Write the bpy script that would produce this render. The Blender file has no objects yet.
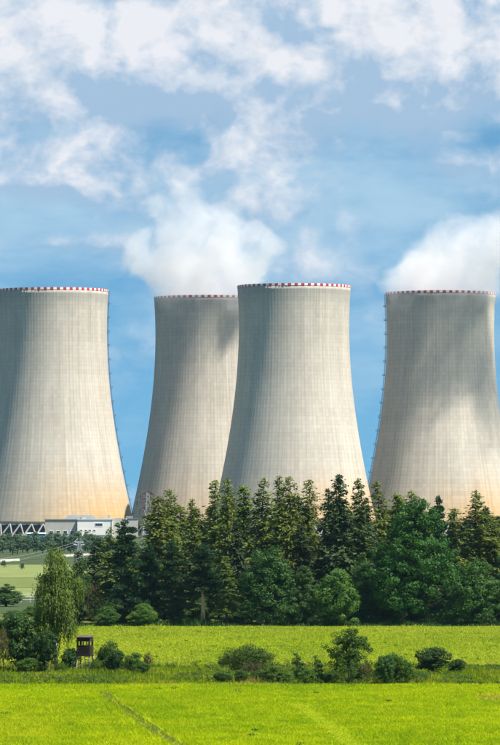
import bpy, math, random
import numpy as np
from mathutils import Vector, Matrix

# ------------------------------------------------------------------ scale of the place
F = 4800.0            # focal length in photo pixels (long telephoto)
CAMZ = 17.4           # camera stands on a rise, metres above the near field
HORY = 525.0          # photo row of the horizon
def X(px, D): return (px - 250.0) * D / F
def Z(py, D): return CAMZ + (HORY - py) * D / F

scene = bpy.context.scene
col = scene.collection

# ------------------------------------------------------------------ camera
cam = bpy.data.cameras.new('camera')
cam.sensor_fit = 'HORIZONTAL'; cam.sensor_width = 36.0
cam.lens = 36.0 * F / 500.0
cam.shift_y = (HORY - 372.5) / 500.0
cam.clip_start = 1.0; cam.clip_end = 40000.0
cam_ob = bpy.data.objects.new('camera', cam); col.objects.link(cam_ob)
cam_ob.location = (0, 0, CAMZ); cam_ob.rotation_euler = (math.radians(90), 0, 0)
scene.camera = cam_ob

# ------------------------------------------------------------------ render settings
scene.view_settings.view_transform = 'Standard'
scene.view_settings.look = 'None'
scene.view_settings.gamma = 1.0
scene.view_settings.exposure = 1.12
scene.view_settings.use_curve_mapping = False
scene.render.engine = 'CYCLES'
cy = scene.cycles
cy.max_bounces = 10; cy.diffuse_bounces = 3; cy.glossy_bounces = 2; cy.transmission_bounces = 4
cy.volume_bounces = 4; cy.transparent_max_bounces = 8
cy.volume_max_steps = 256
cy.use_denoising = True

# ------------------------------------------------------------------ sun and sky
SUN_EL, SUN_AZ = 59.5, 120.0          # azimuth clockwise from +Y (the view direction)
e, a = math.radians(SUN_EL), math.radians(SUN_AZ)
SUN_DIR = Vector((math.cos(e) * math.sin(a), math.cos(e) * math.cos(a), math.sin(e)))
sun = bpy.data.lights.new('sun', 'SUN')
sun.energy = 5.0; sun.angle = math.radians(0.5); sun.color = (1.0, 0.92, 0.79)
sun_ob = bpy.data.objects.new('sun', sun); col.objects.link(sun_ob)
sun_ob.rotation_euler = (-SUN_DIR).to_track_quat('-Z', 'Y').to_euler()

class NT:
    """small helper for writing node trees"""
    def __init__(self, tree): self.t = tree; tree.nodes.clear()
    def n(self, kind, **kw):
        nd = self.t.nodes.new(kind)
        for k, v in kw.items(): setattr(nd, k, v)
        return nd
    def put(self, sock, v):
        if isinstance(v, bpy.types.NodeSocket): self.t.links.new(v, sock)
        elif isinstance(v, (tuple, list)) and len(v) == 3 and sock.type == 'RGBA': sock.default_value = (*v, 1)
        else: sock.default_value = v
    def m(self, op, a, b=None, c=None, clamp=False):
        nd = self.n('ShaderNodeMath', operation=op, use_clamp=clamp)
        self.put(nd.inputs[0], a)
        if b is not None: self.put(nd.inputs[1], b)
        if c is not None: self.put(nd.inputs[2], c)
        return nd.outputs[0]
    def v(self, op, a, b=None, out=0):
        nd = self.n('ShaderNodeVectorMath', operation=op)
        self.put(nd.inputs[0], a)
        if b is not None:
            self.put(nd.inputs['Scale'] if op == 'SCALE' else nd.inputs[1], b)
        return nd.outputs[out]
    def xyz(self, v):
        nd = self.n('ShaderNodeSeparateXYZ'); self.put(nd.inputs[0], v); return nd.outputs
    def vec(self, x, y, z):
        nd = self.n('ShaderNodeCombineXYZ')
        for i, q in enumerate((x, y, z)): self.put(nd.inputs[i], q)
        return nd.outputs[0]
    def noise(self, v, scale, detail=4, rough=0.55, dist=0.0, lac=2.0, out=0):
        nd = self.n('ShaderNodeTexNoise')
        self.put(nd.inputs['Vector'], v); nd.inputs['Scale'].default_value = scale
        nd.inputs['Detail'].default_value = detail; nd.inputs['Roughness'].default_value = rough
        nd.inputs['Distortion'].default_value = dist; nd.inputs['Lacunarity'].default_value = lac
        return nd.outputs[out]
    def mix(self, f, a, b, mode='MIX'):
        nd = self.n('ShaderNodeMix', data_type='RGBA', blend_type=mode)
        self.put(nd.inputs[0], f); self.put(nd.inputs[6], a); self.put(nd.inputs[7], b)
        return nd.outputs[2]
    def rng(self, v, a, b, c=0.0, d=1.0, smooth=False):
        nd = self.n('ShaderNodeMapRange', interpolation_type='SMOOTHSTEP' if smooth else 'LINEAR')
        for i, q in enumerate((v, a, b, c, d)): self.put(nd.inputs[i], q)
        return nd.outputs[0]

world = bpy.data.worlds.new('World'); scene.world = world; world.use_nodes = True
w = NT(world.node_tree)
direc = w.n('ShaderNodeTexCoord').outputs['Generated']
dx, dy, dz = w.xyz(direc)
SKY_TINT = (0.46, 0.92, 1.06)
sky = w.n('ShaderNodeTexSky', sky_type='NISHITA', sun_disc=False)
sky.sun_elevation = math.radians(SUN_EL); sky.sun_rotation = math.radians(SUN_AZ)
sky.altitude = 500; sky.air_density = 1.0; sky.dust_density = 0.3; sky.ozone_density = 3.0
# the pale band at the horizon is thin on this clear day: look a little higher into the model
up = w.v('NORMALIZE', w.vec(dx, dy, w.m('ADD', w.m('MAXIMUM', dz, 0.0), 0.13)))
w.put(sky.inputs[0], up)
az = w.m('ARCTAN2', dx, dy); el = w.m('ARCSINE', dz)
# cloud banks of this sky: (azimuth, elevation, half widths, weight) in milliradians
BANKS = []
def bank(px, py, sx, sy, wt): BANKS.append(((px - 250) / F, (HORY - py) / F, sx / F, sy / F, wt))
bank(30, 42, 110, 66, .33); bank(175, 62, 85, 60, .38); bank(310, 60, 100, 64, .40); bank(425, 55, 62, 58, .38); bank(500, 30, 40, 50, .12); bank(325, 78, 46, 30, .16); bank(110, 92, 40, 26, .10)
bank(290, 138, 52, 26, .19); bank(80, 128, 120, 16, -.05); bank(250, 185, 60, 22, -.05)
bank(455, 168, 34, 14, .20); bank(40, 190, 70, 16, .18); bank(60, 246, 95, 12, .15)
bank(195, 215, 85, 55, .10); bank(355, 198, 46, 24, -.02); bank(390, 250, 80, 34, -.10)
bank(250, 420, 500, 90, -.14); bank(470, 128, 40, 24, -.08)
bias = rise = None                     # rise: how fast the bank thins out upwards (lit tops, shaded bases)
for (a0, e0, sa, se, wt) in BANKS:
    qa = w.m('MULTIPLY', w.m('SUBTRACT', az, a0), 1 / sa); qe = w.m('MULTIPLY', w.m('SUBTRACT', el, e0), 1 / se)
    g = w.m('MULTIPLY', w.m('EXPONENT', w.m('MULTIPLY', w.m('MULTIPLY_ADD', qa, qa, w.m('MULTIPLY', qe, qe)), -1.0)), wt)
    bias = g if bias is None else w.m('ADD', bias, g)
    gr = w.m('MULTIPLY', w.m('MULTIPLY', g, qe), .0090 / se)
    rise = gr if rise is None else w.m('ADD', rise, gr)
# clouds: soft fbm masses with rounded billows on them, a little flattened
squash = w.vec(1.0, 1.0, 1.25)
def cloudfield(off):
    p = w.v('MULTIPLY', w.v('ADD', direc, off), squash)
    warp = w.v('SCALE', w.v('SUBTRACT', w.noise(p, 60.0, 4, .55, out=1), (0.5, 0.5, 0.5)), 0.014)
    q = w.v('ADD', p, warp)
    big = w.noise(q, 30.0, 7, 0.55)
    vo = w.n('ShaderNodeTexVoronoi', feature='F1', normalize=True)
    w.put(vo.inputs['Vector'], q); vo.inputs['Scale'].default_value = 70.0; vo.inputs['Detail'].default_value = 2.0
    vo.inputs['Roughness'].default_value = .55
    return w.m('ADD', w.m('MULTIPLY', big, 0.86), w.m('MULTIPLY', w.m('SUBTRACT', .62, vo.outputs['Distance']), 0.26))
n1 = cloudfield((0.31, 0.0, 0.12))
n2 = cloudfield((0.31 + 0.0024, 0.0, 0.12 + 0.0042))
cov = w.m('ADD', n1, bias)
alpha = w.rng(cov, 0.48, 0.74, 0, 1, True)
veil = w.rng(w.m('ADD', w.noise(w.v('MULTIPLY', direc, w.vec(1.0, 1.0, 2.6)), 26.0, 7, .62), w.m('MULTIPLY', w.rng(el, 0.025, 0.068, -.04, .16, True), w.rng(el, .10, .22, 1.0, 0.0, True))), 0.34, 0.86, 0.02, 0.95, True)
lit = w.m('ADD', w.m('ADD', w.m('MULTIPLY', w.m('SUBTRACT', n1, n2), 6.5), w.m('MULTIPLY', rise, 3.2)), w.m('ADD', w.rng(cov, 0.52, 1.15, 0.26, 0.62), w.m('MULTIPLY', w.m('SUBTRACT', w.noise(direc, 75.0, 6, .62, .6), .5), .75)), clamp=True)
CL_DARK = (3.5, 4.9, 6.6); CL_LIT = (8.3, 8.2, 8.5)
ccol = w.mix(lit, CL_DARK, CL_LIT)
sky_t = w.mix(1.0, sky.outputs[0], SKY_TINT, 'MULTIPLY')
c1 = w.mix(veil, sky_t, (3.9, 5.8, 7.4))
c2 = w.mix(w.m('MULTIPLY', alpha, 0.93), c1, ccol)
bg = w.n('ShaderNodeBackground'); w.put(bg.inputs[0], c2); bg.inputs[1].default_value = 0.05
wo = w.n('ShaderNodeOutputWorld'); world.node_tree.links.new(bg.outputs[0], wo.inputs[0])
world.cycles.sampling_method = 'MANUAL'; world.cycles.sample_map_resolution = 1024

# ------------------------------------------------------------------ helpers: objects and meshes
def tag(o, label=None, cat=None, group=None, kind=None):
    if label: o['label'] = label
    if cat: o['category'] = cat
    if group: o['group'] = group
    if kind: o['kind'] = kind
    return o
def empty(name, loc=(0, 0, 0), rz=0.0, scale=(1, 1, 1)):
    o = bpy.data.objects.new(name, None); col.objects.link(o)
    o.location = loc; o.rotation_euler = (0, 0, rz); o.scale = scale; o.empty_display_size = 1
    return o
def link(name, me, parent=None, loc=None, rot=None, scale=None):
    o = bpy.data.objects.new(name, me); col.objects.link(o)
    if parent: o.parent = parent
    if loc is not None: o.location = loc
    if rot is not None: o.rotation_euler = rot
    if scale is not None: o.scale = scale
    return o
def mesh_np(name, V, Q, mat, smooth=False, tone=None):
    """V (n,3) array, Q (m,k) int array, all faces with k corners"""
    V = np.asarray(V, dtype=np.float32); Q = np.asarray(Q, dtype=np.int32)
    me = bpy.data.meshes.new(name)
    k = Q.shape[1]
    me.vertices.add(len(V)); me.vertices.foreach_set('co', V.ravel())
    me.loops.add(Q.size); me.loops.foreach_set('vertex_index', Q.ravel())
    me.polygons.add(len(Q)); me.polygons.foreach_set('loop_start', np.arange(0, Q.size, k, dtype=np.int32))
    if smooth: me.polygons.foreach_set('use_smooth', np.ones(len(Q), dtype=bool))
    if tone is not None:
        at = me.attributes.new('tone', 'FLOAT', 'POINT'); at.data.foreach_set('value', np.asarray(tone, dtype=np.float32))
    me.update(calc_edges=True)
    if mat: me.materials.append(mat)
    return me
class MB:
    """collects boxes, prisms and tubes into one mesh"""
    def __init__(s): s.v = []; s.f = []
    def box(s, x0, x1, y0, y1, z0, z1):
        b = len(s.v)
        s.v += [(x, y, z) for z in (z0, z1) for y in (y0, y1) for x in (x0, x1)]
        for q in ((0, 2, 3, 1), (4, 5, 7, 6), (0, 1, 5, 4), (2, 6, 7, 3), (0, 4, 6, 2), (1, 3, 7, 5)): s.f.append(tuple(b + i for i in q))
        return s
    def tube(s, pts, rad, n=6, cap=True):
        pts = [Vector(p) for p in pts]
        if not isinstance(rad, (list, tuple)): rad = [rad] * len(pts)
        b = len(s.v)
        for i, p in enumerate(pts):
            d = (pts[min(i + 1, len(pts) - 1)] - pts[max(i - 1, 0)]).normalized()
            u = d.cross(Vector((0, 0, 1)) if abs(d.z) < .95 else Vector((1, 0, 0))).normalized(); v = d.cross(u)
            for k in range(n):
                t = 2 * math.pi * k / n
                s.v.append(tuple(p + (u * math.cos(t) + v * math.sin(t)) * rad[i]))
        for i in range(len(pts) - 1):
            for k in range(n):
                k2 = (k + 1) % n
                s.f.append((b + i * n + k, b + i * n + k2, b + (i + 1) * n + k2, b + (i + 1) * n + k))
        if cap:
            s.f.append(tuple(b + k for k in reversed(range(n)))); s.f.append(tuple(b + (len(pts) - 1) * n + k for k in range(n)))
        return s
    def poly(s, pts, faces):
        b = len(s.v); s.v += [tuple(p) for p in pts]; s.f += [tuple(b + i for i in f) for f in faces]; return s
    def prism(s, prof, x0, x1):
        """profile of (y, z) points extruded along x"""
        n = len(prof); b = len(s.v)
        s.v += [(x0, y, z) for y, z in prof] + [(x1, y, z) for y, z in prof]
        s.f.append(tuple(b + i for i in range(n))); s.f.append(tuple(b + n + i for i in reversed(range(n))))
        for i in range(n):
            j = (i + 1) % n; s.f.append((b + i, b + n + i, b + n + j, b + j))
        return s
    def mesh(s, name, mat, smooth=False):
        me = bpy.data.meshes.new(name); me.from_pydata(s.v, [], s.f)
        if smooth: me.polygons.foreach_set('use_smooth', np.ones(len(me.polygons), dtype=bool))
        me.update(); me.materials.append(mat); return me
    def build(s, name, mat, parent=None, loc=None, rot=None, smooth=False):
        return link(name, s.mesh(name, mat, smooth), parent, loc, rot)

# ------------------------------------------------------------------ materials
def newmat(name):
    m = bpy.data.materials.new(name); m.use_nodes = True
    return m, NT(m.node_tree)
def finish(nt, shader, disp=None):
    o = nt.n('ShaderNodeOutputMaterial'); nt.t.links.new(shader, o.inputs[0])
def principled(nt, colr, rough=0.8, spec=0.2, normal=None, metal=0.0):
    p = nt.n('ShaderNodeBsdfPrincipled')
    nt.put(p.inputs['Base Color'], colr); nt.put(p.inputs['Roughness'], rough)
    p.inputs['Specular IOR Level'].default_value = spec; p.inputs['Metallic'].default_value = metal
    if normal is not None: nt.put(p.inputs['Normal'], normal)
    return p.outputs[0]
def bump(nt, h, strength=0.5, dist=0.1):
    b = nt.n('ShaderNodeBump'); nt.put(b.inputs['Height'], h)
    b.inputs['Strength'].default_value = strength; b.inputs['Distance'].default_value = dist
    return b.outputs[0]
def simple(name, c, rough=0.8, var=0.25, scale=1.5, spec=0.2, metal=0.0):
    m, t = newmat(name)
    co = t.n('ShaderNodeTexCoord').outputs['Object']
    nz = t.noise(co, scale, 6, .65)
    f = t.rng(nz, .3, .7, 1 - var, 1 + var)
    cc = t.v('SCALE', c, f)
    finish(t, principled(t, cc, rough, spec, bump(t, nz, .2, .05), metal)); return m

def leafmat(name, c, c2, trans=0.30, var=0.4, hue=0.01):
    m, t = newmat(name)
    co = t.n('ShaderNodeTexCoord').outputs['Object']
    rnd = t.n('ShaderNodeObjectInfo').outputs['Random']
    big = t.rng(t.noise(co, 0.32, 3, .6), .32, .68)
    fine = t.rng(t.noise(co, 2.3, 2, .6), .25, .75, 1 - var, 1 + var)
    cc = t.mix(big, c, c2)
    hs = t.n('ShaderNodeHueSaturation')
    t.put(hs.inputs['Hue'], t.rng(rnd, 0, 1, .5 - hue, .5 + hue))
    t.put(hs.inputs['Value'], t.m('MULTIPLY', fine, t.rng(t.m('FRACT', t.m('MULTIPLY', rnd, 7.31)), 0, 1, .82, 1.18)))
    t.put(hs.inputs['Color'], cc)
    d = principled(t, hs.outputs[0], .6, .22)
    tr = t.n('ShaderNodeBsdfTranslucent'); t.put(tr.inputs[0], t.mix(1.0, hs.outputs[0], (1.25, 1.15, .55), 'MULTIPLY'))
    mx = t.n('ShaderNodeMixShader'); mx.inputs[0].default_value = trans
    t.t.links.new(d, mx.inputs[1]); t.t.links.new(tr.outputs[0], mx.inputs[2])
    finish(t, mx.outputs[0]); return m

LARCH = leafmat('larch_needles', (.125, .165, .022), (.08, .13, .024), hue=.014)
DARKLARCH = leafmat('dark_larch_needles', (.075, .105, .02), (.045, .085, .022), .25)
SPRUCE = leafmat('spruce_needles', (.03, .06, .02), (.045, .075, .02), .22)
PINE = leafmat('pine_needles', (.018, .05, .026), (.03, .066, .024), .22)
OAK = leafmat('oak_leaves', (.022, .095, .014), (.042, .14, .018), .35)
BROAD = leafmat('broad_leaves', (.03, .085, .02), (.055, .12, .022), .35)
LIGHT = leafmat('light_leaves', (.055, .135, .022), (.09, .17, .025), .38)
BIRCH = leafmat('birch_leaves', (.14, .195, .03), (.085, .15, .028), .4)
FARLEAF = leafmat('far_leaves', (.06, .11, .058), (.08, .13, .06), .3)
SHRUB = leafmat('shrub_leaves', (.05, .115, .014), (.075, .14, .016), .38)
DARKSHRUB = leafmat('dark_shrub_leaves', (.026, .07, .016), (.04, .095, .016), .35)
BROWNSHRUB = leafmat('brown_shrub_leaves', (.10, .075, .035), (.07, .075, .025), .3)

def barkmat(name, c, c2):
    m, t = newmat(name)
    co = t.n('ShaderNodeTexCoord').outputs['Object']
    s = t.v('MULTIPLY', co, (6.0, 6.0, 1.2))
    nz = t.noise(s, 1.0, 5, .65)
    finish(t, principled(t, t.mix(t.rng(nz, .35, .65), c, c2), .9, .1, bump(t, nz, .6, .05))); return m
BARK = barkmat('conifer_bark', (.075, .05, .035), (.035, .026, .02))
PALEBARK = barkmat('pale_bark', (.42, .34, .27), (.22, .16, .12))
DARKBARK = barkmat('dark_bark', (.05, .04, .03), (.025, .02, .016))
BIRCHBARK = barkmat('birch_bark', (.5, .48, .43), (.08, .07, .06))

def grassmat(name, c, c2, c3, trans=.4, s1=.05, s2=.6):
    """c, c2 two greens of the sward, c3 the colour of bent and dry stalks (attribute tone)"""
    m, t = newmat(name)
    co = t.n('ShaderNodeTexCoord').outputs['Object']
    big = t.rng(t.m('ADD', t.m('MULTIPLY', t.noise(t.v('MULTIPLY', co, (1.0, .3, 1.0)), s1, 4, .6), .55), t.m('MULTIPLY', t.noise(t.v('MULTIPLY', co, (1.0, .4, 1.0)), s1 * 6, 4, .6), .45)), .40, .60)
    fine = t.rng(t.noise(co, s2, 4, .7), .25, .75, .72, 1.28)
    at = t.n('ShaderNodeAttribute', attribute_name='tone').outputs['Fac']
    cc = t.v('SCALE', t.mix(at, t.mix(big, c, c2), c3), fine)
    d = principled(t, cc, .8, .0)
    tr = t.n('ShaderNodeBsdfTranslucent'); t.put(tr.inputs[0], cc)
    mx = t.n('ShaderNodeMixShader'); mx.inputs[0].default_value = trans
    t.t.links.new(d, mx.inputs[1]); t.t.links.new(tr.outputs[0], mx.inputs[2])
    finish(t, mx.outputs[0]); return m
GRASS_NEAR = grassmat('near_sward', (.335, .41, .004), (.185, .295, .004), (.43, .42, .02))
GRASS_FAR = grassmat('far_sward', (.29, .36, .016), (.19, .28, .014), (.38, .38, .05), s1=.04)
GRASS_BANK = grassmat('bank_grass', (.26, .34, .010), (.12, .20, .010), (.28, .21, .07), s1=.15)
def groundmat(name, c, c2, s1=.03, s2=.7, soil=None):
    m, t = newmat(name)
    co = t.n('ShaderNodeTexCoord').outputs['Object']
    big = t.rng(t.noise(t.v('MULTIPLY', co, (1.0, .5, 1.0)), s1, 5, .6), .32, .68)
    nz = t.noise(co, s2, 6, .7)
    cc = t.v('SCALE', t.mix(big, c, c2), t.rng(nz, .25, .75, .7, 1.3))
    finish(t, principled(t, cc, .95, .05, bump(t, nz, .6, .15))); return m
G_BASE = groundmat('ground_grass', (.036, .06, .026), (.05, .066, .028), .01, .2)
G_NEAR = groundmat('near_field_ground', (.22, .28, .005), (.17, .24, .005), .05, .9)
G_FAR = groundmat('far_field_ground', (.20, .25, .01), (.16, .215, .01), .05, .8)
G_BANK = groundmat('bank_ground', (.07, .10, .016), (.10, .10, .03), .15, 1.0)
G_PALE = groundmat('pale_meadow_grass', (.155, .185, .065), (.13, .165, .055), .02, .3)
G_OLIVE = groundmat('olive_meadow_grass', (.115, .14, .045), (.10, .13, .04), .02, .3)
G_SOIL = groundmat('brown_stubble', (.20, .12, .03), (.15, .10, .03), .3, 1.2)
ASPHALT = simple('asphalt', (.09, .09, .095), .9, .2, .3)
BARRIER = simple('pale_concrete', (.55, .52, .47), .85, .15, .2)
STEEL = simple('galvanised_steel', (.33, .35, .37), .5, .15, .5, .4, .4)
REDSTEEL = simple('red_painted_steel', (.12, .06, .06), .6, .2, .5)
WIRE = simple('wire', (.30, .31, .33), .5, .1, .5, .3, .5)
PAINT_RED = simple('red_paint', (.50, .03, .045), .65, .18, .4)
PAINT_WHITE = simple('white_paint', (.78, .76, .73), .65, .1, .4)
WOOD_DARK = simple('weathered_dark_wood', (.026, .019, .018), .9, .4, 3.0)
WOOD_PALE = simple('pale_pole_wood', (.36, .31, .25), .9, .35, 3.0)
WOOD_ROOF = simple('roof_felt', (.09, .07, .06), .9, .3, 2.0)
WALL_GREY = simple('grey_cladding', (.40, .39, .36), .8, .1, .15)
WALL_WHITE = simple('white_render', (.74, .73, .70), .8, .07, .15)
ROOF_GREY = simple('grey_roof_sheet', (.16, .18, .20), .6, .15, .2)
BLUE_SHEET = simple('blue_sheet_metal', (.08, .28, .50), .5, .15, .3)
DARK_METAL = simple('dark_ladder_metal', (.10, .10, .10), .6, .2, .5)
def glassmat():
    m, t = newmat('window_glass')
    finish(t, principled(t, (.03, .05, .08), .12, .6)); return m
GLASS = glassmat()

NSEG, TH, LIFT, BASEZ = 108, 158.0, 2.58, 10.5
def concrete():
    m, t = newmat('tower_concrete')
    co = t.n('ShaderNodeTexCoord').outputs['Object']
    x, y, z = t.xyz(co)
    rnd = t.n('ShaderNodeObjectInfo').outputs['Random']
    off = t.m('MULTIPLY', rnd, 57.0)
    ang = t.m('DIVIDE', t.m('ARCTAN2', y, x), 2 * math.pi)
    seg = t.m('MULTIPLY', ang, float(NSEG)); lf = t.m('DIVIDE', z, LIFT)
    cell = t.vec(t.m('FLOOR', seg), t.m('FLOOR', lf), off)
    wn = t.n('ShaderNodeTexWhiteNoise', noise_dimensions='3D'); t.put(wn.inputs['Vector'], cell)
    wl = t.n('ShaderNodeTexWhiteNoise', noise_dimensions='2D'); t.put(wl.inputs['Vector'], t.vec(t.m('FLOOR', lf), off, 0.0))
    # seams: distance to the nearest lift joint and to the nearest panel joint
    fz = t.m('ABSOLUTE', t.m('SUBTRACT', t.m('FRACT', lf), .5)); fs = t.m('ABSOLUTE', t.m('SUBTRACT', t.m('FRACT', seg), .5))
    seam = t.m('MAXIMUM', t.rng(fz, .40, .5, 0, 1, True), t.m('MULTIPLY', t.rng(fs, .36, .5, 0, 1, True), 1.0))
    shifted = t.v('ADD', co, t.vec(off, off, 0.0))
    # rain streaks run down the shell
    st = t.noise(t.vec(t.m('MULTIPLY', ang, 160.0), t.m('ADD', t.m('MULTIPLY', z, .012), off), 0.0), 1.0, 5, .65)
    st2 = t.noise(t.vec(t.m('MULTIPLY', ang, 46.0), t.m('ADD', t.m('MULTIPLY', z, .02), off), 3.0), 1.0, 4, .6)
    patch = t.noise(shifted, .035, 5, .6)
    tone = t.m('MULTIPLY', t.rng(wn.outputs[0], 0, 1, .955, 1.045), t.rng(wl.outputs[0], 0, 1, .975, 1.025))
    tone = t.m('MULTIPLY', tone, t.rng(st, .3, .7, .84, 1.08))
    tone = t.m('MULTIPLY', tone, t.rng(st2, .3, .7, .89, 1.06))
    tone = t.m('MULTIPLY', tone, t.rng(patch, .3, .7, .93, 1.06))
    tone = t.m('MULTIPLY', tone, t.rng(seam, 0, 1, 1.0, .88))
    # dark grey collar under the rim; tan tint low down, stronger on one side
    rim_collar = t.m('MULTIPLY', t.rng(t.m('ADD', z, t.m('MULTIPLY', st2, 14.0)), 150.0, 163.0, 0, 1, True), .45)
    tan_tint = t.rng(t.m('SUBTRACT', z, t.m('MULTIPLY', t.m('SUBTRACT', patch, .5), 50.0)), 0.0, 54.0, 1.0, 0.0, True)
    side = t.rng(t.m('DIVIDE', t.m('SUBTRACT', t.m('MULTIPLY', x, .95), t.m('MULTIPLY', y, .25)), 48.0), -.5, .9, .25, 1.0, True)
    tan_tint = t.m('MULTIPLY', tan_tint, side)
    base = t.mix(tan_tint, (.465, .43, .375), (.45, .30, .145))
    base = t.mix(rim_collar, base, (.24, .24, .225))
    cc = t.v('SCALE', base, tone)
    hgt = t.m('MULTIPLY', t.m('ADD', t.m('MULTIPLY', seam, -1.0), t.m('MULTIPLY', st, .6)), t.rng(z, 146.0, 153.0, 1.0, 0.0, True))
    finish(t, principled(t, cc, .9, .12, bump(t, hgt, .3, .05))); return m
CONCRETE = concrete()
COLCONC = simple('column_concrete', (.27, .26, .24), .9, .15, .2)

# ------------------------------------------------------------------ the land
TD = [-3000, 0, 300, 860, 1500, 2000, 2700, 2860, 2975, 3400, 20000]
TZ = [0, 0, 0, 0, 1.0, 4.5, 8.0, 9.0, 10.5, 10.5, 10.5]
def terr(D): return float(np.interp(D, TD, TZ))
def sheet(name, pts_l, pts_r, mat, dz, nx=2, kind='structure'):
    """strip between a left and a right edge, each a list of (x, y); follows the land"""
    V = []; Q = []
    for (xl, yl), (xr, yr) in zip(pts_l, pts_r):
        for i in range(nx + 1):
            f = i / nx; x = xl + (xr - xl) * f; y = yl + (yr - yl) * f
            V.append((x, y, terr(y) + dz))
    for j in range(len(pts_l) - 1):
        for i in range(nx):
            b = j * (nx + 1) + i; Q.append((b, b + 1, b + nx + 2, b + nx + 1))
    o = link(name, mesh_np(name, V, Q, mat)); tag(o, kind=kind); return o
ys = sorted(set([-300, 200, 3000, 4000, 6000, 10000] + TD[1:-1] + list(range(900, 3000, 100))))
gnd = sheet('ground', [(-4000, y) for y in ys], [(4000, y) for y in ys], G_BASE, 0.0, 8)
def span(y, m=30): return .0525 * y + m
def band(name, y0, y1, mat, dz, m=40, n=6):
    yy = [y0 + (y1 - y0) * i / n for i in range(n + 1)]
    return sheet(name, [(-span(y1, m), y) for y in yy], [(span(y1, m), y) for y in yy], mat, dz, 4)
band('near_field', 300, 522, G_NEAR, .02)
band('hedge_bank', 522, 592, G_BANK, .03)
band('far_field', 592, 822, G_FAR, .02)
band('woodland_floor', 822, 930, G_BANK, .025)
# meadows in the dip at the left, behind the wood
sheet('pale_meadow', [(-190, 1490), (-220, 1620), (-240, 1760)], [(-30, 1500), (-30, 1620), (-30, 1760)], G_PALE, .03)
sheet('olive_meadow', [(-180, 1290), (-190, 1380), (-200, 1486)], [(-30, 1280), (-30, 1380), (-30, 1490)], G_OLIVE, .03)
sheet('pale_meadow', [(-170, 1130), (-180, 1200), (-190, 1284)], [(-30, 1130), (-30, 1190), (-30, 1274)], G_PALE, .03)
road_l = [(X(-30, 1800), 1800), (X(20, 1860), 1860), (X(60, 1960), 1960), (X(110, 2080), 2080), (X(200, 2200), 2200)]
sheet('road', road_l, [(x + 2, y + 9) for x, y in road_l], ASPHALT, .04)
sheet('stubble_patch', [(X(468, 508), 476), (X(466, 508), 492)], [(X(512, 508), 476), (X(512, 508), 492)], G_SOIL, .035)

def DD(py): return F * CAMZ / (py - HORY)
def path(l): return [(X(px, DD(py)), DD(py)) for px, py in l]
RUT = path([(60, 687.5), (86, 690), (104, 692.5), (112, 700), (128, 712), (150, 727), (180, 748), (195, 760)])
sheet('wheel_rut', [(x - .5, y - 1.1) for x, y in RUT], [(x + .5, y + 1.1) for x, y in RUT], groundmat('rut_soil', (.045, .07, .008), (.06, .07, .012), .4, 1.5), .03, 2)
# low pale wall along the far road
wall = MB()
for (xa, ya), (xb, yb) in zip(road_l[:-1], road_l[1:]):
    n = 5
    for i in range(n):
        pm = 250 + (xa + (xb - xa) * i / n) * F / (ya + (yb - ya) * i / n)
        if 13 < pm < 57: continue          # the wall has a gap where the field track joins
        f0, f1 = i / n, (i + .97) / n
        p, q = (xa + (xb - xa) * f0, ya + (yb - ya) * f0 - 1.0), (xa + (xb - xa) * f1, ya + (yb - ya) * f1 - 1.0)
        z0 = terr(p[1]) - .3; z1 = terr(q[1]) - .3
        wall.poly([(p[0], p[1], z0), (q[0], q[1], z1), (q[0], q[1] + .5, z1), (p[0], p[1] + .5, z0),
                   (p[0], p[1] + .1, z0 + 1.2), (q[0], q[1] + .1, z1 + 1.2), (q[0], q[1] + .4, z1 + 1.2), (p[0], p[1] + .4, z0 + 1.2)],
                  [(0, 3, 2, 1), (4, 5, 6, 7), (0, 1, 5, 4), (2, 3, 7, 6), (1, 2, 6, 5), (3, 0, 4, 7)])
tag(wall.build('barrier_wall', BARRIER), 'low pale concrete wall along the far road below the tree row', 'wall')

# ------------------------------------------------------------------ cooling towers
R0, D0, C0 = 34.9, 26.0, 111.5
def tower_r(z):
    d = TH - z
    return R0 * math.sqrt(1 + ((d - D0) / C0) ** 2)
ZB = 7.2
def shell_mesh():
    # outer face with 108 shallow upright ribs, inner face plain
    lv = list(np.linspace(ZB, TH - 1.2, 62)); V = []; Q = []
    per = []
    for k in range(NSEG):
        for f, dr in ((-.25, 0.0), (-.08, .035), (.08, .035), (.25, 0.0)): per.append(((k + .0 + f) * 2 * math.pi / NSEG, dr))
    n = len(per)
    for z in lv:
        r = tower_r(z)
        for t, dr in per: V.append(((r + dr) * math.cos(t), (r + dr) * math.sin(t), z))
    for j in range(len(lv) - 1):
        for i in range(n):
            i2 = (i + 1) % n; Q.append((j * n + i, j * n + i2, (j + 1) * n + i2, (j + 1) * n + i))
    b = len(V); li = lv[::6] + [lv[-1]]
    for z in li:
        r = tower_r(z) - .6
        for t, dr in per: V.append((r * math.cos(t), r * math.sin(t), z))
    for j in range(len(li) - 1):
        for i in range(n):
            i2 = (i + 1) % n; Q.append((b + j * n + i2, b + j * n + i, b + (j + 1) * n + i, b + (j + 1) * n + i2))
    bt = b + (len(li) - 1) * n; ot = (len(lv) - 1) * n
    for i in range(n):
        i2 = (i + 1) % n
        Q.append((ot + i, ot + i2, bt + i2, bt + i)); Q.append((i2, i, b + i, b + i2))
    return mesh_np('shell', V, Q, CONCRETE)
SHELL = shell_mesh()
NR = 54
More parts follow.
